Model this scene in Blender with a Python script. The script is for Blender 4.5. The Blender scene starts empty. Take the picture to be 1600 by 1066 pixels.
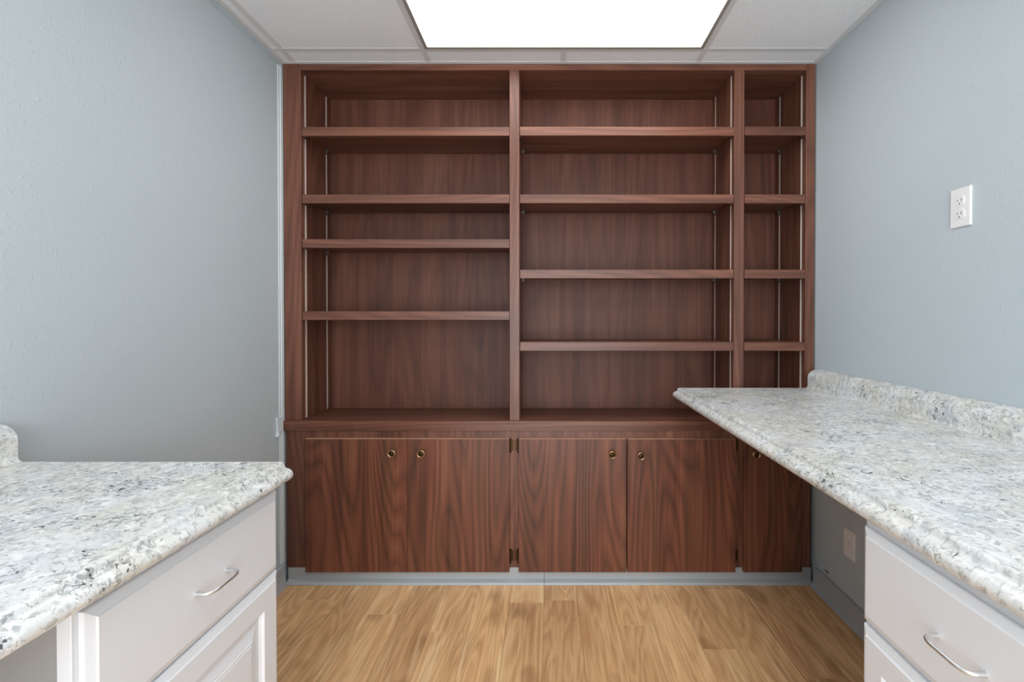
import bpy, bmesh, math, random
from mathutils import Vector, Matrix

random.seed(7)
sc = bpy.context.scene
col = sc.collection
PI = math.pi

# ------------------------------------------------------------------ camera
cam_d = bpy.data.cameras.new('camera')
cam_d.sensor_fit = 'HORIZONTAL'
cam_d.sensor_width = 36.0
cam_d.lens = 750.0 / 1600.0 * 36.0
cam_d.shift_x = -58.0 / 1600.0
cam_d.shift_y = -29.0 / 1600.0
cam_d.clip_start = 0.02
cam = bpy.data.objects.new('camera', cam_d)
cam.location = (0, 0, 1.22)
cam.rotation_euler = (PI / 2 - 0.0093, 0, 0)
col.objects.link(cam)
sc.camera = cam

# ------------------------------------------------------------------ world, light, exposure
w = bpy.data.worlds.new('world')
sc.world = w
w.use_nodes = True
w.node_tree.nodes['Background'].inputs[0].default_value = (0.78, 0.86, 1.0, 1)
w.node_tree.nodes['Background'].inputs[1].default_value = 0.6
sc.view_settings.view_transform = 'Standard'
sc.view_settings.look = 'None'
sc.view_settings.gamma = 1.0
sc.view_settings.use_curve_mapping = False
sc.view_settings.exposure = 0.0
TROFFER = 5.3
DOOR_W = 92.0
sc.cycles.use_denoising = True
sc.cycles.max_bounces = 8
sc.cycles.diffuse_bounces = 5

def area(name, loc, rot, sx, sy, power, colr=(1, 1, 1)):
    l = bpy.data.lights.new(name, 'AREA')
    l.shape = 'RECTANGLE'
    l.size, l.size_y, l.energy, l.color = sx, sy, power, colr
    o = bpy.data.objects.new(name, l)
    o.location = loc
    o.rotation_euler = rot
    col.objects.link(o)
    return o
# fill light added in the unseen doorway behind the camera
area('doorway_fill_light', (0.05, -2.10, 1.12), (PI / 2, 0, 0), 1.7, 2.0, DOOR_W, (0.93, 0.97, 1.0))

# ------------------------------------------------------------------ materials
class NT:
    def __init__(s, name):
        s.m = bpy.data.materials.new(name)
        s.m.use_nodes = True
        s.t = s.m.node_tree
        s.b = s.t.nodes['Principled BSDF']
    def n(s, typ, **kw):
        x = s.t.nodes.new(typ)
        for k, v in kw.items():
            setattr(x, k, v)
        return x
    def l(s, a, b):
        s.t.links.new(a, b)
    def val(s, sock, v):
        if hasattr(v, 'is_linked') or hasattr(v, 'node'):
            s.l(v, sock)
        else:
            sock.default_value = v
    def math(s, op, a, b=None, c=None, clamp=False):
        x = s.n('ShaderNodeMath', operation=op, use_clamp=clamp)
        s.val(x.inputs[0], a)
        if b is not None: s.val(x.inputs[1], b)
        if c is not None: s.val(x.inputs[2], c)
        return x.outputs[0]
    def vmath(s, op, a, b):
        x = s.n('ShaderNodeVectorMath', operation=op)
        s.val(x.inputs[0], a); s.val(x.inputs[1], b)
        return x.outputs[0]
    def noise(s, vec, scale, detail=2, rough=0.5, dist=0.0):
        x = s.n('ShaderNodeTexNoise')
        s.l(vec, x.inputs['Vector'])
        x.inputs['Scale'].default_value = scale
        x.inputs['Detail'].default_value = detail
        x.inputs['Roughness'].default_value = rough
        x.inputs['Distortion'].default_value = dist
        return x.outputs['Fac']
    def ramp(s, fac, stops, interp='LINEAR'):
        x = s.n('ShaderNodeValToRGB')
        x.color_ramp.interpolation = interp
        e = x.color_ramp.elements
        while len(e) < len(stops): e.new(0.5)
        for i, (p, c) in enumerate(stops):
            e[i].position = p
            e[i].color = c if len(c) == 4 else (*c, 1)
        s.l(fac, x.inputs[0])
        return x.outputs[0]
    def mix(s, fac, a, b, blend='MIX'):
        x = s.n('ShaderNodeMix', data_type='RGBA', blend_type=blend)
        s.val(x.inputs[0], fac)
        for i, v in ((6, a), (7, b)):
            if isinstance(v, tuple): x.inputs[i].default_value = (*v[:3], 1)
            else: s.l(v, x.inputs[i])
        return x.outputs[2]
    def coords(s, rand=True):
        tc = s.n('ShaderNodeTexCoord').outputs['Object']
        if not rand: return tc
        r = s.n('ShaderNodeObjectInfo').outputs['Random']
        return s.vmath('ADD', tc, s.combine(s.math('MULTIPLY', r, 37.0), s.math('MULTIPLY', r, 71.0), s.math('MULTIPLY', r, 53.0)))
    def combine(s, a, b, c):
        x = s.n('ShaderNodeCombineXYZ')
        for i, v in enumerate((a, b, c)): s.val(x.inputs[i], v)
        return x.outputs[0]
    def sep(s, v):
        x = s.n('ShaderNodeSeparateXYZ')
        s.l(v, x.inputs[0])
        return x.outputs
    def bump(s, h, strength, dist=0.002):
        x = s.n('ShaderNodeBump')
        x.inputs['Strength'].default_value = strength
        x.inputs['Distance'].default_value = dist
        s.l(h, x.inputs['Height'])
        s.l(x.outputs[0], s.b.inputs['Normal'])
    def set(s, color=None, rough=None, metal=None, spec=None):
        if color is not None: s.val(s.b.inputs['Base Color'], (*color, 1) if isinstance(color, tuple) else color)
        if rough is not None: s.val(s.b.inputs['Roughness'], rough)
        if metal is not None: s.b.inputs['Metallic'].default_value = metal
        if spec is not None: s.b.inputs['Specular IOR Level'].default_value = spec
        return s.m

def srgb(r, g, b):
    f = lambda c: (c / 255 / 12.92) if c / 255 <= 0.04045 else ((c / 255 + 0.055) / 1.055) ** 2.4
    return (f(r), f(g), f(b))

def wood(name, axis, stops, rough=0.38, rings=26.0, figure=1.0, spec=0.45, fine=90.0, tint=0.10, stretch=0.11):
    """laminate with cathedral figure running along `axis`"""
    s = NT(name)
    x, y, z = s.sep(s.coords())
    a, b, g = {'X': (y, z, x), 'Y': (x, z, y), 'Z': (x, y, z)}[axis]
    base = s.combine(a, b, s.math('MULTIPLY', g, stretch))
    n1 = s.noise(base, 3.2, 1.5, 0.45, 0.15)
    v = s.math('MULTIPLY_ADD', n1, rings, s.math('MULTIPLY', a, 7.0))
    ring = s.math('MULTIPLY', s.math('PINGPONG', v, 0.5), 2.0)
    ring = s.math('POWER', ring, 0.6)
    st = s.noise(s.combine(a, b, s.math('MULTIPLY', g, 0.018)), fine, 3, 0.6)
    st2 = s.noise(s.combine(a, b, s.math('MULTIPLY', g, 0.04)), fine * 0.26, 2, 0.55)
    bl = s.noise(s.combine(a, b, s.math('MULTIPLY', g, 0.10)), 7.0, 2, 0.5)
    f = s.math('MULTIPLY', ring, 0.17 * figure)
    f = s.math('MULTIPLY_ADD', st, 0.40, f)
    f = s.math('MULTIPLY_ADD', st2, 0.58, f)
    f = s.math('MULTIPLY_ADD', bl, 0.34, f)
    f = s.math('SUBTRACT', f, 0.17 + 0.11 * figure)
    c = s.ramp(f, stops)
    # reddish and olive streaks of the print
    hu = s.noise(s.combine(a, b, s.math('MULTIPLY', g, 0.035)), 26.0, 2, 0.5)
    c = s.mix(s.ramp(hu, [(0.48, (0, 0, 0)), (0.68, (tint, tint, tint))]), c, (0.125, 0.030, 0.016))
    c = s.mix(s.ramp(hu, [(0.34, (tint * .8, tint * .8, tint * .8)), (0.48, (0, 0, 0))]), c, (0.100, 0.052, 0.022))
    s.bump(st, 0.06, 0.0006)
    return s.set(c, rough, spec=spec)

WAL = [(0.20, srgb(70, 45, 36)), (0.42, srgb(99, 61, 47)), (0.58, srgb(119, 76, 59)), (0.82, srgb(142, 98, 77))]
WALD = [(0.20, srgb(66, 39, 29)), (0.42, srgb(97, 58, 42)), (0.58, srgb(119, 71, 52)), (0.82, srgb(142, 92, 68))]
WALB = [(0.20, srgb(72, 44, 37)), (0.42, srgb(92, 55, 43)), (0.58, srgb(106, 66, 52)), (0.82, srgb(122, 82, 66))]
m_wal_z = wood('walnut_vertical', 'Z', WAL)
m_wal_x = wood('walnut_horizontal', 'X', WAL)
m_wal_shelf = wood('walnut_shelf', 'X', WAL, rough=0.42, figure=0.5)
m_wal_door = wood('walnut_door', 'Z', WALD, rough=0.40, rings=30.0, figure=1.55, tint=0.32, stretch=0.14)
m_wal_back = wood('walnut_back_panel', 'Z', WALB, rough=0.5, rings=18.0, figure=0.95, tint=0.16, stretch=0.13, spec=0.3)

def floor_mat():
    s = NT('oak_plank')
    x, y, z = s.sep(s.coords())
    base = s.combine(x, z, s.math('MULTIPLY', y, 0.14))
    n1 = s.noise(base, 6.5, 2, 0.5, 0.4)
    v = s.math('MULTIPLY_ADD', n1, 15.0, s.math('MULTIPLY', x, 8.0))
    ring = s.math('MULTIPLY', s.math('PINGPONG', v, 0.5), 2.0)
    st = s.noise(s.combine(x, z, s.math('MULTIPLY', y, 0.03)), 150.0, 3, 0.6)
    bl = s.noise(s.combine(x, z, s.math('MULTIPLY', y, 0.22)), 14.0, 3, 0.55)
    kn = s.noise(s.combine(x, z, s.math('MULTIPLY', y, 0.55)), 9.0, 1, 0.4)
    kn = s.math('MULTIPLY', s.math('SUBTRACT', kn, 0.615, clamp=True), 9.0, clamp=True)
    rnd = s.n('ShaderNodeObjectInfo').outputs['Random']
    f = s.math('MULTIPLY', ring, 0.17)
    f = s.math('MULTIPLY_ADD', st, 0.47, f)
    f = s.math('MULTIPLY_ADD', bl, 0.44, f)
    f = s.math('MULTIPLY_ADD', rnd, 0.10, f)
    f = s.math('SUBTRACT', f, 0.10)
    c = s.ramp(f, [(0.15, srgb(172, 125, 86)), (0.42, srgb(210, 166, 121)), (0.6, srgb(233, 192, 144)), (0.85, srgb(248, 220, 177))])
    c = s.mix(s.math('MULTIPLY', kn, 0.42), c, srgb(140, 94, 62))
    lk = s.noise(s.combine(x, z, s.math('MULTIPLY', y, 0.05)), 40.0, 2, 0.5, 0.3)
    c = s.mix(s.ramp(lk, [(0.58, (0, 0, 0)), (0.70, (.6, .6, .6))]), c, srgb(246, 216, 172))
    c = s.mix(1.0, c, s.ramp(rnd, [(0, (0.90, 0.87, 0.83)), (1, (1.06, 1.03, 0.98))]), 'MULTIPLY')
    s.bump(st, 0.05, 0.0006)
    return s.set(c, 0.42, spec=0.4)
m_floor = floor_mat()
m_subfloor = NT('subfloor').set(srgb(70, 46, 28), 0.9)

def paint(name, c, rough=0.55, bump=0.35, scale=55, mottled=0.02):
    s = NT(name)
    co = s.coords(False)
    lo = s.noise(co, 2.5, 2, 0.5)
    cc = s.mix(lo, tuple(v * (1 - mottled) for v in c), tuple(min(1, v * (1 + mottled)) for v in c))
    n1 = s.noise(co, scale, 2, 0.5, 0.6)
    n2 = s.noise(co, scale * 0.3, 1, 0.5)
    bumps = s.math('MULTIPLY', s.math('SUBTRACT', n1, 0.57, clamp=True), 3.0)
    h = s.math('MULTIPLY_ADD', n2, 0.5, bumps)
    s.bump(h, bump, 0.002)
    return s.set(cc, rough, spec=0.35)
m_wall = paint('blue_grey_wall_paint', srgb(190, 201, 207), bump=0.5, scale=60)
m_trim = paint('pale_blue_trim_paint', srgb(214, 223, 228), 0.5, 0.2, 40)
m_basegrey = paint('grey_cove_base', srgb(172, 176, 179), 0.4, 0.08, 25)
m_tile = None
def tile_mat():
    s = NT('ceiling_tile_white')
    co = s.coords()
    n = s.noise(co, 260, 2, 0.6)
    s.bump(n, 0.35, 0.0012)
    c = s.ramp(s.noise(co, 180, 2, 0.6), [(0.35, srgb(228, 231, 235)), (0.6, srgb(240, 243, 246))])
    return s.set(c, 0.9, spec=0.1)
m_tile = tile_mat()
m_grid = NT('painted_grid_metal').set(srgb(214, 215, 217), 0.45, spec=0.4)
m_white = paint('white_thermofoil', srgb(223, 225, 229), 0.32, 0.01, 10, 0.0)
m_white_in = paint('shaded_grey_melamine', srgb(152, 151, 149), 0.5, 0.01, 10, 0.0)  # grey melamine, made darker to carry the shade of the knee space
m_plate = NT('white_plastic').set(srgb(238, 237, 238), 0.3, spec=0.5)
m_slot = NT('slot_dark').set(srgb(105, 101, 96), 0.6)
def metal(name, c, rough):
    s = NT(name)
    n = s.noise(s.coords(), 180, 2)
    r = s.math('MULTIPLY_ADD', n, 0.12, rough - 0.06)
    return s.set(c, r, 1.0)
m_nickel = metal('satin_nickel', srgb(222, 223, 225), 0.40)
m_zinc = NT('zinc_standard').set(srgb(236, 226, 218), 0.5, 0.25)
m_clip = metal('dull_clip_steel', srgb(120, 118, 114), 0.5)
m_brass = metal('antique_brass', srgb(178, 145, 110), 0.34)
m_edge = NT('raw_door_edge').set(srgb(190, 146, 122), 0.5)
m_brassd = metal('antique_brass_dark', srgb(80, 62, 44), 0.42)
m_frame = NT('troffer_frame_paint').set(srgb(150, 146, 138), 0.45)
m_dirt = NT('dark_scuff').set(srgb(60, 60, 62), 0.8)

def granite():
    s = NT('granite_pattern_laminate')
    co = s.coords(False)
    off = lambda v: s.vmath('ADD', co, v)
    g = lambda v: (v, v, v)
    sw = s.noise(co, 6.0, 3, 0.55)
    base = s.mix(s.ramp(sw, [(0.38, g(0)), (0.62, g(1))]), srgb(226, 229, 232), srgb(217, 216, 208))
    sw2 = s.noise(off((3.1, 7.7, 1.3)), 13.0, 3, 0.6, 0.8)
    base = s.mix(s.ramp(sw2, [(0.50, g(0)), (0.70, g(.7))]), base, srgb(186, 194, 202))
    mid = s.noise(co, 70, 4, 0.62, 1.0)
    base = s.mix(s.ramp(mid, [(0.50, g(0)), (0.64, g(.8))]), base, srgb(166, 169, 167))
    lt = s.noise(off((9.1, 2.2, 5.5)), 44, 3, 0.6, 0.8)
    base = s.mix(s.ramp(lt, [(0.55, g(0)), (0.63, g(.85))]), base, srgb(240, 241, 241))
    cl = s.math('SUBTRACT', s.noise(off((1.7, 4.2, 8.8)), 13.0, 3, 0.6), 0.5)
    cl2 = s.math('SUBTRACT', s.noise(off((6.7, 0.2, 3.8)), 3.0, 2, 0.5), 0.5)
    cc = s.math('MULTIPLY_ADD', cl2, 0.3, cl)
    fl = s.noise(co, 112, 2, 0.55, 0.9)
    k = s.math('MULTIPLY_ADD', cc, 0.50, fl)
    f1 = s.ramp(k, [(0.600, g(0)), (0.640, g(1))])
    base = s.mix(s.math('MULTIPLY', f1, 0.55), base, srgb(122, 127, 126))
    fl2 = s.noise(off((4.3, 1.1, 2.2)), 84, 2, 0.5, 0.8)
    k2 = s.math('MULTIPLY_ADD', cc, 0.55, fl2)
    f2 = s.ramp(k2, [(0.700, g(0)), (0.730, g(1))])
    base = s.mix(s.math('MULTIPLY', f2, 0.9), base, srgb(58, 61, 64))
    return s.set(base, 0.27, spec=0.5)
m_granite = granite()

def emit(name, c, st):
    s = NT(name)
    s.b.inputs['Emission Color'].default_value = (*c, 1)
    s.b.inputs['Emission Strength'].default_value = st
    return s.set((0.8, 0.8, 0.8), 0.5)
m_diff = emit('lit_acrylic_diffuser', (1.0, 0.985, 0.955), TROFFER)

# ------------------------------------------------------------------ helpers
WORLD = {}
def bm_box(bm, x0, x1, y0, y1, z0, z1, bev=0.0, seg=1):
    r = bmesh.ops.create_cube(bm, size=1.0)
    vs = r['verts']
    for v in vs:
        v.co = Vector(((x0 + x1) / 2 + v.co.x * (x1 - x0), (y0 + y1) / 2 + v.co.y * (y1 - y0), (z0 + z1) / 2 + v.co.z * (z1 - z0)))
    if bev:
        es = list({e for v in vs for e in v.link_edges})
        bmesh.ops.bevel(bm, geom=es, offset=bev, segments=seg, affect='EDGES', profile=0.5)
    return bm
def box(*a, **k):
    return bm_box(bmesh.new(), *a, **k)

def empty(name, loc, label, cat, group=None):
    o = bpy.data.objects.new(name, None)
    o.empty_display_size = 0.1
    o.location = loc
    col.objects.link(o)
    WORLD[o] = Vector(loc)
    o['label'] = label
    o['category'] = cat
    if group: o['group'] = group
    return o

def obj(name, bm, mat, parent=None, label=None, kind=None, smooth=False, origin=None):
    bmesh.ops.recalc_face_normals(bm, faces=bm.faces)
    me = bpy.data.meshes.new(name)
    if origin is None:
        xs = [v.co for v in bm.verts]
        origin = Vector([(min(p[i] for p in xs) + max(p[i] for p in xs)) / 2 for i in range(3)])
    else:
        origin = Vector(origin)
    bmesh.ops.translate(bm, verts=bm.verts, vec=-origin)
    bm.to_mesh(me)
    bm.free()
    me.materials.append(mat)
    if smooth:
        me.shade_smooth()
        me.set_sharp_from_angle(angle=math.radians(35))
    o = bpy.data.objects.new(name, me)
    col.objects.link(o)
    WORLD[o] = origin
    if parent is not None:
        o.parent = parent
        o.location = origin - WORLD[parent]
    else:
        o.location = origin
    if label: o['label'] = label
    if kind: o['kind'] = kind
    return o

def dup(o, parent, world):
    c = o.copy()
    col.objects.link(c)
    c.parent = parent
    c.location = Vector(world) - (WORLD[parent] if parent is not None else Vector())
    WORLD[c] = Vector(world)
    return c

def prism(profile, y0, y1, axis='Y'):
    """profile of (u, z) extruded along Y (u = x) or along X (u = y)"""
    bm = bmesh.new()
    mk = (lambda u, z, t: (u, t, z)) if axis == 'Y' else (lambda u, z, t: (t, u, z))
    a = [bm.verts.new(mk(u, z, y0)) for u, z in profile]
    b = [bm.verts.new(mk(u, z, y1)) for u, z in profile]
    bm.faces.new(a); bm.faces.new(b[::-1])
    n = len(a)
    for i in range(n):
        bm.faces.new((a[i], a[(i + 1) % n], b[(i + 1) % n], b[i]))
    return bm

def lathe_y(bm, cx, cy, cz, prof, n=24):
    """prof: list of (radius, y toward the camera measured from cy)"""
    rings = []
    for r, d in prof:
        if r < 1e-6:
            rings.append([bm.verts.new((cx, cy - d, cz))])
        else:
            rings.append([bm.verts.new((cx + r * math.cos(2 * PI * i / n), cy - d, cz + r * math.sin(2 * PI * i / n))) for i in range(n)])
    for p, q in zip(rings, rings[1:]):
        for i in range(n):
            j = (i + 1) % n
            if len(p) == 1 and len(q) == 1: continue
            if len(p) == 1: bm.faces.new((p[0], q[i], q[j]))
            elif len(q) == 1: bm.faces.new((p[i], p[j], q[0]))
            else: bm.faces.new((p[i], p[j], q[j], q[i]))
    return bm

def tube(bm, pts, r, n=12):
    pts = [Vector(p) for p in pts]
    prev = None
    up = Vector((0, 0, 1))
    for i, p in enumerate(pts):
        d = (pts[min(i + 1, len(pts) - 1)] - pts[max(i - 1, 0)]).normalized()
        s = d.cross(up)
        if s.length < 1e-4: s = d.cross(Vector((1, 0, 0)))
        s.normalize()
        t = s.cross(d)
        ring = [bm.verts.new(p + r * (math.cos(2 * PI * k / n) * s + math.sin(2 * PI * k / n) * t)) for k in range(n)]
        if prev:
            for k in range(n):
                bm.faces.new((prev[k], prev[(k + 1) % n], ring[(k + 1) % n], ring[k]))
        else:
            bm.faces.new(ring)
        prev = ring
    bm.faces.new(prev[::-1])
    return bm

# ------------------------------------------------------------------ the room
XL, XR, YB, YF, H = -1.217, 1.220, 2.510, -2.0, 2.379
FACE = 2.198      # plane of the built-in's face frame

floor = obj('floor', box(XL - 0.1, XR + 0.1, YF - 0.1, YB + 0.1, -0.09, -0.005), m_subfloor, kind='structure')
# planks, 0.1475 wide and 0.914 long, running away from the camera
PW, PL = 0.1475, 0.914
joints = {-8: 1.64, -7: 2.07, -3: 1.857, -1: 2.047, 2: 1.897, 3: 2.035}
k = -9
cols = []
while -0.023 + k * PW < XR - 0.02:
    cols.append(k); k += 1
proto = {}
for k in cols:
    xa, xb = max(-0.023 + k * PW, XL), min(-0.023 + (k + 1) * PW, XR)
    if xb - xa < 0.005: continue
    j = joints.get(k, 1.15 + (k * 0.377) % 0.9)
    while j < FACE: j += PL
    y1 = FACE + 0.01
    y = j
    while y > YF:
        a, b = max(y - PL, YF), min(y, y1)
        if b - a > 0.01:
            key = (round(xb - xa, 4), round(b - a, 4))
            c = ((xa + xb) / 2, (a + b) / 2, -0.0025)
            if key in proto:
                dup(proto[key], floor, c)
            else:
                proto[key] = obj('plank', box(xa + .0003, xb - .0003, a + .0003, b - .0003, -0.005, 0.0, bev=0.0007), m_floor, floor)
        y -= PL

wl = obj('wall_left', box(XL - 0.1, XL, YF - 0.1, YB + 0.1, 0, H + 0.06), m_wall, kind='structure')
wr = obj('wall_right', box(XR, XR + 0.1, YF - 0.1, YB + 0.1, 0, H + 0.06), m_wall, kind='structure')
obj('wall_back', box(XL, XR, YB, YB + 0.1, 0, H + 0.06), m_wall, kind='structure')
bm = bmesh.new()
bm_box(bm, XL, -0.80, YF - 0.1, YF, 0, H + 0.06)
bm_box(bm, 0.90, XR, YF - 0.1, YF, 0, H + 0.06)
bm_box(bm, -0.80, 0.90, YF - 0.1, YF, 2.12, H + 0.06)
obj('wall_front', bm, m_wall, kind='structure')

# suspended ceiling
ceil = obj('ceiling', box(XL - 0.1, XR + 0.1, YF - 0.1, YB + 0.1, H + 0.062, H + 0.14), m_tile, kind='structure')
bx = [-1.156, -0.546, 0.064, 0.674]
by = [2.085 - 0.61 * i for i in range(7)]
xe = [XL] + bx + [XR]
ye = [FACE + 0.02] + by + [YF]
for r in range(len(ye) - 1):
    for c in range(len(xe) - 1):
        if r in (1, 4) and c in (2, 3): continue          # the troffers
        x0, x1, y0, y1 = xe[c], xe[c + 1], ye[r + 1], ye[r]
        if y1 - y0 < 0.02: continue
        obj('ceiling_tile', box(x0 + .002, x1 - .002, y0 + .002, y1 - .002, H + 0.0015, H + 0.016), m_tile, ceil)
for x in bx:
    segs = [(YF, 2.073)] if x != 0.064 else [(YF, -0.368), (0.268, 1.462)]
    for ya, yb in segs:
        obj('grid_bar', box(x - .012, x + .012, ya, yb, H - 0.0005, H + 0.0013, bev=.0004), m_grid, ceil)
    obj('grid_bar', box(x - .012, x + .012, 2.097, FACE, H - 0.0005, H + 0.0013, bev=.0004), m_grid, ceil)
for y in by:
    obj('grid_bar', box(XL + .022, XR - .022, y - .012, y + .012, H - 0.0007, H + 0.0012, bev=.0004), m_grid, ceil)
obj('wall_angle', box(XL, XL + .022, YF, FACE, H - 0.0012, H + 0.001, bev=.0004), m_grid, ceil)
obj('wall_angle', box(XR - .022, XR, YF, FACE, H - 0.0012, H + 0.001, bev=.0004), m_grid, ceil)
obj('wall_angle', box(XL + .022, XR - .022, FACE - 0.018, FACE + .001, H - 0.0012, H + 0.001, bev=.0004), m_grid, ceil)
# wall-coloured strip under the ceiling on the left
obj('trim_1', box(XL, XL + 0.004, YF, 2.15, H - 0.021, H - 0.0015, bev=.001), m_wall, kind='structure')
# pale scribe strip where the left wall meets the built-in, and the torn patch at ledge height
bm = bmesh.new()
bm_box(bm, XL, XL + 0.004, 2.158, 2.197, 0.103, H - 0.02, bev=.0015)
bm_box(bm, XL, XL + 0.0065, 2.172, 2.180, 0.103, H - 0.02, bev=.002)
obj('trim_2', bm, m_trim, kind='structure')
bm = bmesh.new()
prof = [(2.135, 0.715), (2.128, 0.690), (2.140, 0.698), (2.155, 0.706), (2.176, 0.708), (2.176, 0.772), (2.132, 0.775)]
va = [bm.verts.new((XL + .001, y, z)) for y, z in prof]
vb = [bm.verts.new((XL + .009 + (0.004 if i in (1, 2) else 0), y, z)) for i, (y, z) in enumerate(prof)]
bm.faces.new(va); bm.faces.new(vb[::-1])
for i in range(len(prof)):
    bm.faces.new((va[i], va[(i + 1) % 7], vb[(i + 1) % 7], vb[i]))
obj('trim_3', bm, m_trim, kind='structure')

# cove bases
def cove(x, sgn, y0, y1, name, top, toe, hgt):
    p = [(x, 0.0), (x + sgn * toe, 0.0), (x + sgn * (toe - .0015), .004), (x + sgn * (top + .006), .018), (x + sgn * (top + .002), .035), (x + sgn * top, .06), (x + sgn * top, hgt - .002), (x + sgn * (top - .002), hgt), (x, hgt)]
    return obj(name, prism(p, y0, y1), m_basegrey, kind='structure', smooth=True)
cove(XL, 1, 1.053, 2.172, 'baseboard_left', 0.016, 0.027, 0.098)
bb = cove(XR, -1, 0.860, 2.172, 'baseboard_right', 0.015, 0.034, 0.086)
kp = lambda y: [(y + .012, 0.0), (y - .022, 0.0), (y - .0225, .003), (y - .019, .010), (y - .008, .014), (y, .018), (y, .0715), (y + .012, .0715)]
kick = obj('baseboard_back', prism(kp(2.199), XL + .016, -0.0235, 'X'), m_basegrey, kind='structure')
obj('board', prism(kp(2.199), -0.0222, XR - .016, 'X'), m_basegrey, kick)
# scuff on the right wall under the worktop
bm = bmesh.new()
vs = [bm.verts.new((XR - .0006, 2.10 + a, 0.105 + b)) for a, b in ((-.022, .001), (-.008, -.003), (.014, -.001), (.020, .003), (.004, .002), (-.006, .006))]
bm.faces.new(vs)
ext = bmesh.ops.extrude_face_region(bm, geom=bm.faces[:])
bmesh.ops.translate(bm, verts=[v for v in ext['geom'] if isinstance(v, bmesh.types.BMVert)], vec=(.0005, 0, 0))
obj('scuff_mark', bm, m_dirt, wr, label='small dark scuff low on the wall under the worktop')

# ------------------------------------------------------------------ ceiling troffers
def troffer(loc, label):
    t = empty('ceiling_light', loc, label, 'ceiling light', 'recessed fluorescent ceiling panels')
    cx, cy, cz = loc
    x0, x1, y0, y1 = cx - .598, cx + .598, cy - .293, cy + .293
    bm = bmesh.new()
    wd = .014
    bm_box(bm, x0, x1, y0, y0 + wd, H - .004, H + .03)
    bm_box(bm, x0, x1, y1 - wd, y1, H - .004, H + .03)
    bm_box(bm, x0, x0 + wd, y0 + wd, y1 - wd, H - .004, H + .03)
    bm_box(bm, x1 - wd, x1, y0 + wd, y1 - wd, H - .004, H + .03)
    obj('frame', bm, m_frame, t)
    obj('housing', box(x0, x1, y0, y1, H + .031, H + .055), m_frame, t)
    obj('diffuser', box(x0 + wd, x1 - wd, y0 + wd, y1 - wd, H + .001, H + .004), m_diff, t)
troffer((0.064, 1.780, H), 'lit white rectangular ceiling panel in front of the bookcase')
troffer((0.064, -0.050, H), 'lit white rectangular ceiling panel added out of view behind the camera')  # unseen panel, added to light the counters and cabinet fronts

# ------------------------------------------------------------------ upper bookcase
bk = empty('bookcase', (0, FACE, 0.749), 'dark walnut built-in bookcase with three bays of open shelves across the wall', 'bookcase')
Z0, ZT, BACK = 0.7495, 2.351, 2.500
obj('stile', box(-1.2115, -1.1325, FACE, FACE + .019, Z0, 2.3775, bev=.001), m_wal_z, bk)
obj('stile', box(1.1725, 1.2135, FACE, FACE + .019, Z0, 2.3775, bev=.001), m_wal_z, bk)
obj('top_rail', box(-1.1322, 1.1722, FACE + .001, FACE + .019, ZT, 2.3770, bev=.001), m_wal_x, bk)
obj('top_panel', box(-1.1322, 1.1722, FACE + .0195, BACK, ZT + .0005, ZT + .019), m_wal_shelf, bk)
GY = (FACE + .040, FACE + .250)
def grooved(name, xa, xb, y0, ztop, left, right):
    """upright board with two vertical grooves on the sides that carry shelf standards"""
    g, hw = .0022, .0084
    bm = bmesh.new()
    bm_box(bm, xa + (g if left else 0), xb - (g if right else 0), y0 + .0006, BACK, Z0, ztop)
    ys = [y0, GY[0] - hw, GY[0] + hw, GY[1] - hw, GY[1] + hw, BACK]
    for k in (0, 2, 4):
        if ys[k + 1] - ys[k] < .001: continue
        bm_box(bm, xa, xb, ys[k], ys[k + 1], Z0, ztop, bev=.0007 if k == 0 else 0)
    return obj(name, bm, m_wal_z, bk)
grooved('side_panel', -1.1510, -1.1325, FACE + .0195, ZT + .019, False, True)
grooved('side_panel', 1.1725, 1.1910, FACE + .0195, ZT + .019, True, False)
for xa, xb in ((-0.1802, -0.1366), (0.8450, 0.8900)):
    grooved('divider', xa, xb, FACE - .0005, ZT, True, True)
obj('back_panel', box(-1.1510, 1.1910, BACK + .0002, BACK + .007, Z0, 2.3700), m_wal_back, bk)
bays = [(-1.1325, -0.1802, (2.0915, 1.7842, 1.5800, 1.2503)),
        (-0.1366, 0.8450, (2.0925, 1.7842, 1.4408, 1.1090)),
        (0.8900, 1.1725, (2.0935, 1.7842, 1.4408, 1.1090))]
std = clip = None
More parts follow.
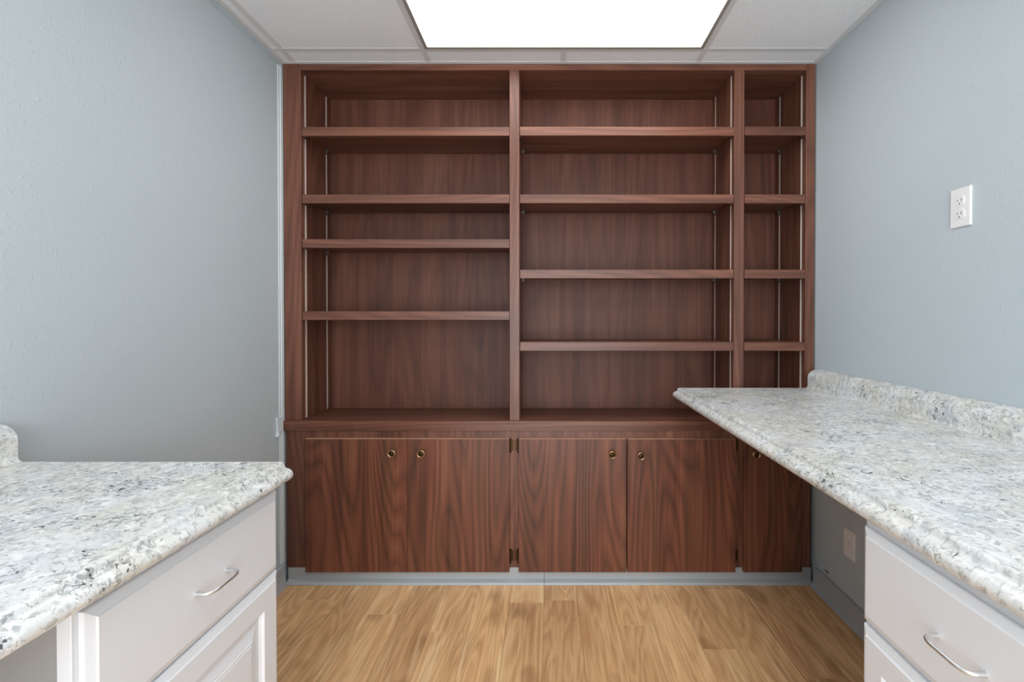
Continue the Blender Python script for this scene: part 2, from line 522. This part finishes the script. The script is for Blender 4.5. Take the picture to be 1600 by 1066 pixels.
for bi, (xa, xb, zs) in enumerate(bays):
    for zt in zs:
        g = .0035
        sh = obj('shelf', box(xa + g, xb - .0015, FACE + .0185, BACK - .004, zt - .021, zt), m_wal_shelf, bk)
        th = .0395
        bm = box(xa + g, xb - .0015, FACE - .0005, FACE + .0180, zt - th, zt + .0003, bev=.0009)
        # the long shelves bow slightly under their own weight
        obj('edge_strip', bm, m_wal_x, sh)
    for side in (0, 1):
        for ys in (FACE + .040, FACE + .250):
            xs = xa if side == 0 else xb
            sg = 1 if side == 0 else -1
            zc = (Z0 + ZT) / 2
            if std is None:
                bm = bmesh.new()
                hz = (ZT - Z0) / 2 - .006
                bm_box(bm, 0, .0004, -.008, .008, -hz, hz)
                bm_box(bm, .0004, .0009, -.0080, -.0058, -hz, hz)
                bm_box(bm, .0004, .0009, .0058, .0080, -hz, hz)
                for kk in range(60):      # slotted teeth
                    zz = -hz + .012 + kk * (2 * hz - .024) / 59
                    bm_box(bm, .0004, .0009, -.0058, .0058, zz - .0050, zz + .0050)
                std = obj('shelf_standard', bm, m_zinc, bk, origin=(0, 0, 0))
                bm = bmesh.new()
                bm_box(bm, -.0009, .0006, -.0055, .0055, -.020, 0)
                bm_box(bm, -.0009, .0150, -.0075, .0075, -.0014, 0)
                bm_box(bm, .0006, .0100, -.0010, .0010, -.012, -.0014)
                clip = obj('shelf_clip', bm, m_clip, bk, origin=(0, 0, 0))
                s0, c0 = std, clip
                first = True
            else:
                first = False
            o = s0 if first else s0.copy()
            if not first: col.objects.link(o)
            o.parent = bk
            o.location = Vector((xs - sg * .0020, ys, zc)) - WORLD[bk]
            o.rotation_euler = (0, 0, 0 if sg == 1 else PI)
            for q, zt in enumerate(zs):
                usec = first and q == 0
                o = c0 if usec else c0.copy()
                if not usec: col.objects.link(o)
                o.parent = bk
                o.location = Vector((xs, ys, zt - .0213)) - WORLD[bk]
                o.rotation_euler = (0, 0, 0 if sg == 1 else PI)

# ------------------------------------------------------------------ lower cabinet
bc = empty('base_cabinet', (0, FACE, 0), 'dark walnut built-in base cabinet with five flat doors under the bookcase', 'cabinet')
obj('top_board', box(-1.2135, 1.2150, FACE - .012, BACK + .007, 0.7050, 0.7490, bev=.0015, seg=2), m_wal_x, bc)
for xa, xb in ((-1.2050, -1.1000), (-0.2000, -0.1200), (0.8300, 0.9060), (1.1350, 1.1985)):
    obj('stile', box(xa, xb, FACE, FACE + .018, .0722, .7048, bev=.0008), m_wal_z, bc)
xs = [(-1.0998, -0.2002), (-0.1198, 0.8298), (0.9062, 1.1348)]
for xa, xb in xs:
    obj('rail', box(xa, xb, FACE + .0005, FACE + .018, .640, .7048), m_wal_z, bc)
    obj('rail', box(xa, xb, FACE + .0005, FACE + .018, .0722, .105), m_wal_x, bc)
obj('carcass', box(-1.2040, 1.1970, FACE + .0185, BACK, .0725, .7045), m_wal_z, bc)
DF = FACE - .0200
doors = [(-1.1124, -0.6466, -0.7111, .6085, None), (-0.6458, -0.1812, -0.5784, .6071, 'R'),
         (-0.1392, 0.3520, 0.2856, .6027, 'L'), (0.3568, 0.8502, 0.4154, .597, 'R'), (0.8863, 1.1545, 0.9347, .6027, None)]
kprof = [(.0, 0), (.0100, 0), (.0110, .002), (.0080, .004), (.0070, .010), (.0095, .014), (.0155, .0175), (.0176, .0200), (.0178, .0220), (.0168, .0238),
         (.0150, .0245), (.0132, .0238), (.0118, .0210), (.0095, .0196), (.0075, .0198), (.0062, .0212), (.0040, .0224), (.0, .0228)]
for i, (xa, xb, kx, kz, hs) in enumerate(doors):
    top = .6690 if i != 3 else .6680
    d = obj('door', box(xa, xb, DF, FACE - .0005, .0595, top, bev=.0009), m_wal_door, bc)
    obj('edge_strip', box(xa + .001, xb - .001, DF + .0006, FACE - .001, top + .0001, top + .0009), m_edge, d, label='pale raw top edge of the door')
    kb = lathe_y(bmesh.new(), kx, DF, kz, kprof)
    kn = obj('knob', kb, m_brass, d, smooth=True)
    kn.data.materials.append(m_brassd)
    for p in kn.data.polygons:
        if p.center.y < -.004 and math.hypot(p.center.x, p.center.z) < .0128:
            p.material_index = 1
    if hs:
        xe_ = xb if hs == 'R' else xa
        sg = 1 if hs == 'R' else -1
        for zc in (.636, .104 + .036 - .012):
            bm = bmesh.new()
            # barrel at the door edge with ball tips, leaf lying on the stile
            for (r, za, zb) in ((.0030, -.028, .028), (.0042, .028, .032), (.0042, -.032, -.028)):
                rr = bmesh.ops.create_cone(bm, cap_ends=True, segments=12, radius1=r, radius2=r, depth=zb - za)
                bmesh.ops.translate(bm, verts=rr['verts'], vec=(xe_ + sg * .0042, FACE - .0065, zc + (za + zb) / 2))
            xl0, xl1 = sorted((xe_ + sg * .0050, xe_ + sg * .0175))
            bm_box(bm, xl0, xl1, FACE - .0022, FACE - .0004, zc - .024, zc + .024, bev=.0005)
            for dz in (-.016, .016):
                lathe_y(bm, (xl0 + xl1) / 2 + sg * .002, FACE - .0022, zc + dz, [(.0035, 0), (.0028, .0010), (0, .0013)], 10)
            obj('hinge', bm, m_brassd, d)

# ------------------------------------------------------------------ countertops
CT = 0.9035
def countertop(wall_x, sgn, edge_x, y0, y1, kz, label):
    """sgn: direction from the wall to the room"""
    t = empty('countertop', (edge_x + (wall_x - edge_x) / 2, y1, CT - .045), label, 'countertop')
    nose = [(0, 0), (.0025, -.0003), (.0050, -.0016), (.0066, -.0040), (.0074, -.0068), (.0082, -.0095), (.0100, -.0122), (.0128, -.0137), (.0165, -.0145),
            (.0200, -.0160), (.0235, -.0190), (.0257, -.0225), (.0268, -.0265), (.0262, -.0310), (.0240, -.0350), (.0205, -.0385), (.0165, -.0410), (.0120, -.0425), (.0060, -.0432)]
    pts = [(wall_x - sgn * -.001, CT)]
    pts = [(wall_x + sgn * .001, CT), (wall_x + sgn * .060, CT)]
    pts += [(edge_x + sgn * o * (1.08 if kz > 1 else 1.0), CT + z * kz) for o, z in nose]
    pts += [(edge_x - sgn * .03, CT - .0432 * kz), (edge_x - sgn * .031, CT - .030), (wall_x + sgn * .001, CT - .030)]
    obj('worktop', prism(pts, y0, y1), m_granite, t, smooth=True)
    f = .049
    bs = [(.001, .0003), (f + .010, .0003), (f + .0065, .0012), (f + .0032, .0035), (f + .0010, .0075), (f, .013), (f, .050), (f - .0010, .056), (f - .004, .0625), (f - .010, .0700),
          (f - .018, .0765), (f - .027, .0810), (f - .037, .0835), (.001, .0840)]
    obj('backsplash', prism([(wall_x + sgn * u, CT + z) for u, z in bs], y0, y1), m_granite, t, smooth=True)
    xa, xb = sorted((wall_x + sgn * .001, edge_x - sgn * .035))
    if sgn > 0: obj('added_shade_panel', box(xa, xb, y0 + .02, y0 + .038, 0, CT - .0305), m_white_in, t)  # unseen end panel, added to keep the left knee space in shade
    return t
countertop(XL, 1, -.5900, -.30, 1.053, 1.0, 'white and grey speckled countertop on the left over the white drawer cabinet')
countertop(XR, -1, .5890, -.30, 2.172, 1.13, 'long white and grey speckled countertop on the right reaching the bookcase')

# ------------------------------------------------------------------ white cabinets
def ring_panel(u0, u1, z0, z1, rings, fx, sgn):
    """a slab whose front is given by (inset, x height) rings; fx front plane, outward = sgn"""
    bm = bmesh.new()
    vr = []
    for ins, dx in rings:
        x = fx + sgn * dx
        vr.append([bm.verts.new((x, y, z)) for y, z in ((u0 + ins, z0 + ins), (u1 - ins, z0 + ins), (u1 - ins, z1 - ins), (u0 + ins, z1 - ins))])
    bm.faces.new(vr[0])
    for a, b in zip(vr, vr[1:]):
        for i in range(4):
            bm.faces.new((a[i], a[(i + 1) % 4], b[(i + 1) % 4], b[i]))
    bm.faces.new(vr[-1])
    return bm

def white_cabinet(wall_x, sgn, fx, y0, y1, dy0, dy1, dz0, dz1, doortop, hy, hz, label, wlab):
    """fx: plane of the drawer front; sgn: from wall to room; y0..y1 box, dy0..dy1 fronts"""
    t = empty('drawer_cabinet', ((wall_x + fx) / 2, (y0 + y1) / 2, 0), label, 'cabinet')
    ff = fx - sgn * .0135            # front of the face frame
    ffb = ff - sgn * .019
    def bx2(xa, xb, *r, **k):
        return box(min(xa, xb), max(xa, xb), *r, **k)
    ctop = CT - .0445 if sgn > 0 else CT - .0500
    obj('stile', bx2(ff, ffb, y0, y0 + .032, .10, ctop, bev=.001), m_white, t)
    obj('stile', bx2(ff, ffb, y1 - .032, y1, .10, ctop, bev=.001), m_white, t)
    obj('rail', bx2(ff, ffb, y0 + .0322, y1 - .0322, dz1 - .018, ctop), m_white, t)
    obj('rail', bx2(ff, ffb, y0 + .0322, y1 - .0322, doortop - .015, dz0 + .015), m_white, t)
    obj('rail', bx2(ff, ffb, y0 + .0322, y1 - .0322, .10, .13), m_white, t)
    wx = wall_x + sgn * .001
    zt = ctop
    obj('side_panel', bx2(ffb - sgn * .0003, wx + sgn * .028, y0 + .0025, y0 + .018, 0, zt), m_white_in, t)
    obj('side_panel', bx2(ffb - sgn * .0003, wx + sgn * .028, y1 - .018, y1 - .0005, 0, zt), m_white_in, t)
    obj('bottom_panel', bx2(ffb - sgn * .0003, wx + sgn * .028, y0 + .0185, y1 - .0185, .10, .118), m_white_in, t)
    obj('toe_board', bx2(ffb - sgn * .055, ffb - sgn * .070, y0 + .0185, y1 - .0185, 0, .0995), m_white_in, t)
    e = [(0, -.0130), (0, -.0082), (.0015, -.0066), (.0030, -.0060), (.0115, -.0030), (.0130, -.0024), (.0145, 0)]
    d = obj('drawer', ring_panel(dy0, dy1, dz0, dz1, e, fx, sgn), m_white, t)
    r = .0032
    hw = .0385
    pr = .0265
    b = .014
    path = [(0, -hw)]
    path += [(pr - b, -hw)]
    for q in range(1, 8):
        a = q / 8 * PI / 2
        path.append((pr - b + b * math.sin(a), -hw + b * (1 - math.cos(a)) * 1.35))
    path += [(pr, -hw + b * 1.35), (pr, hw - b * 1.35)]
    for q in range(1, 8):
        a = q / 8 * PI / 2
        path.append((pr - b + b * math.cos(a), hw - b * 1.35 + b * 1.35 * math.sin(a)))
    path += [(pr - b, hw), (0, hw)]
    obj('handle', tube(bmesh.new(), [(fx + sgn * p, hy + q, hz) for p, q in path], r, 14), m_nickel, d, label='satin nickel bow pull', smooth=True)
    dr = [(0, -.0130), (0, -.0082), (.0015, -.0066), (.0030, -.0060), (.0115, -.0030), (.0130, -.0024), (.0145, 0), (.0560, 0), (.0575, -.0006), (.0610, -.0050), (.0630, -.0062), (.0640, -.0085)]
    dd = obj('door', ring_panel(dy0, dy1 + .0005, .112, doortop, dr, fx, sgn), m_white, t)
    rp = [(0, -.0083), (0, -.0080), (.0100, -.0078), (.0260, -.0030), (.0290, -.0028), (.0300, -.0012), (.0345, -.0010), (.0360, 0)]
    obj('raised_panel', ring_panel(dy0 + .0645, dy1 - .0640, .112 + .0645, doortop - .0645, rp, fx, sgn), m_white, dd)
    return t
white_cabinet(XL, 1, -.592, .604, 1.0515, .613, 1.049, .6715, .8415, .6670, .8385, .757,
              'white drawer cabinet on the left below the shorter countertop', 0)
white_cabinet(XR, -1, .5705, .430, .8795, .4390, .8750, .6700, .8400, .6615, .6605, .7545,
              'white drawer cabinet on the right beside the open knee space', 0)

# ------------------------------------------------------------------ wall plates
def plate(yc, zc, label, duplex):
    t = empty('outlet' if duplex else 'wall_plate', (XR, yc, zc), label, 'outlet' if duplex else 'wall plate')
    bm = bmesh.new()
    r = [(0, 0), (0, .0035), (.0025, .0058)]
    hw, hh = .0350, .0573
    rings = []
    for ins, d in r:
        rings.append([bm.verts.new((XR - .0004 - d, yc + a * (hw - ins), zc + b * (hh - ins))) for a, b in ((-1, -1), (1, -1), (1, 1), (-1, 1))])
    bm.faces.new(rings[0])
    for a, b in zip(rings, rings[1:]):
        for i in range(4): bm.faces.new((a[i], a[(i + 1) % 4], b[(i + 1) % 4], b[i]))
    bm.faces.new(rings[-1])
    obj('plate', bm, m_plate, t)
    xf = XR - .0062
    if duplex:
        for dz in (.0195, -.0195):
            bm = box(xf - .0018, xf, yc - .0165, yc + .0165, zc + dz - .0142, zc + dz + .0142)
            es = [e for e in bm.edges if abs(e.verts[0].co.x - e.verts[1].co.x) > 1e-5]
            bmesh.ops.bevel(bm, geom=es, offset=.005, segments=3, affect='EDGES')
            rc = obj('receptacle', bm, m_plate, t)
            for dy, hz_ in ((-.0062, .0040), (.0062, .0033)):
                obj('slot', box(xf - .0022, xf - .0018, yc + dy - .0010, yc + dy + .0010, zc + dz + .0025 - hz_, zc + dz + .0025 + hz_), m_slot, rc)
            bm = bmesh.new()
            rr = bmesh.ops.create_cone(bm, cap_ends=True, segments=12, radius1=.0023, radius2=.0023, depth=.0004)
            bmesh.ops.rotate(bm, verts=rr['verts'], matrix=Matrix.Rotation(PI / 2, 3, 'Y'))
            bmesh.ops.translate(bm, verts=rr['verts'], vec=(xf - .0020, yc, zc + dz - .0085))
            obj('ground_hole', bm, m_slot, rc)
        scr = (0.0,)
    else:
        scr = (.0075, -.0125 + .004)
    for dz in scr:
        bm = bmesh.new()
        rr = bmesh.ops.create_cone(bm, cap_ends=True, segments=12, radius1=.0026, radius2=.0022, depth=.0008)
        bmesh.ops.rotate(bm, verts=rr['verts'], matrix=Matrix.Rotation(PI / 2, 3, 'Y'))
        bmesh.ops.translate(bm, verts=rr['verts'], vec=(xf - .0004, yc, zc + dz))
        obj('screw' if duplex else 'hole', bm, m_plate if duplex else m_slot, t)
plate(1.4215, 1.5465, 'white duplex outlet high on the right wall above the countertop', True)
plate(1.9365, 0.3035, 'white wall plate with two small holes under the right countertop', False)
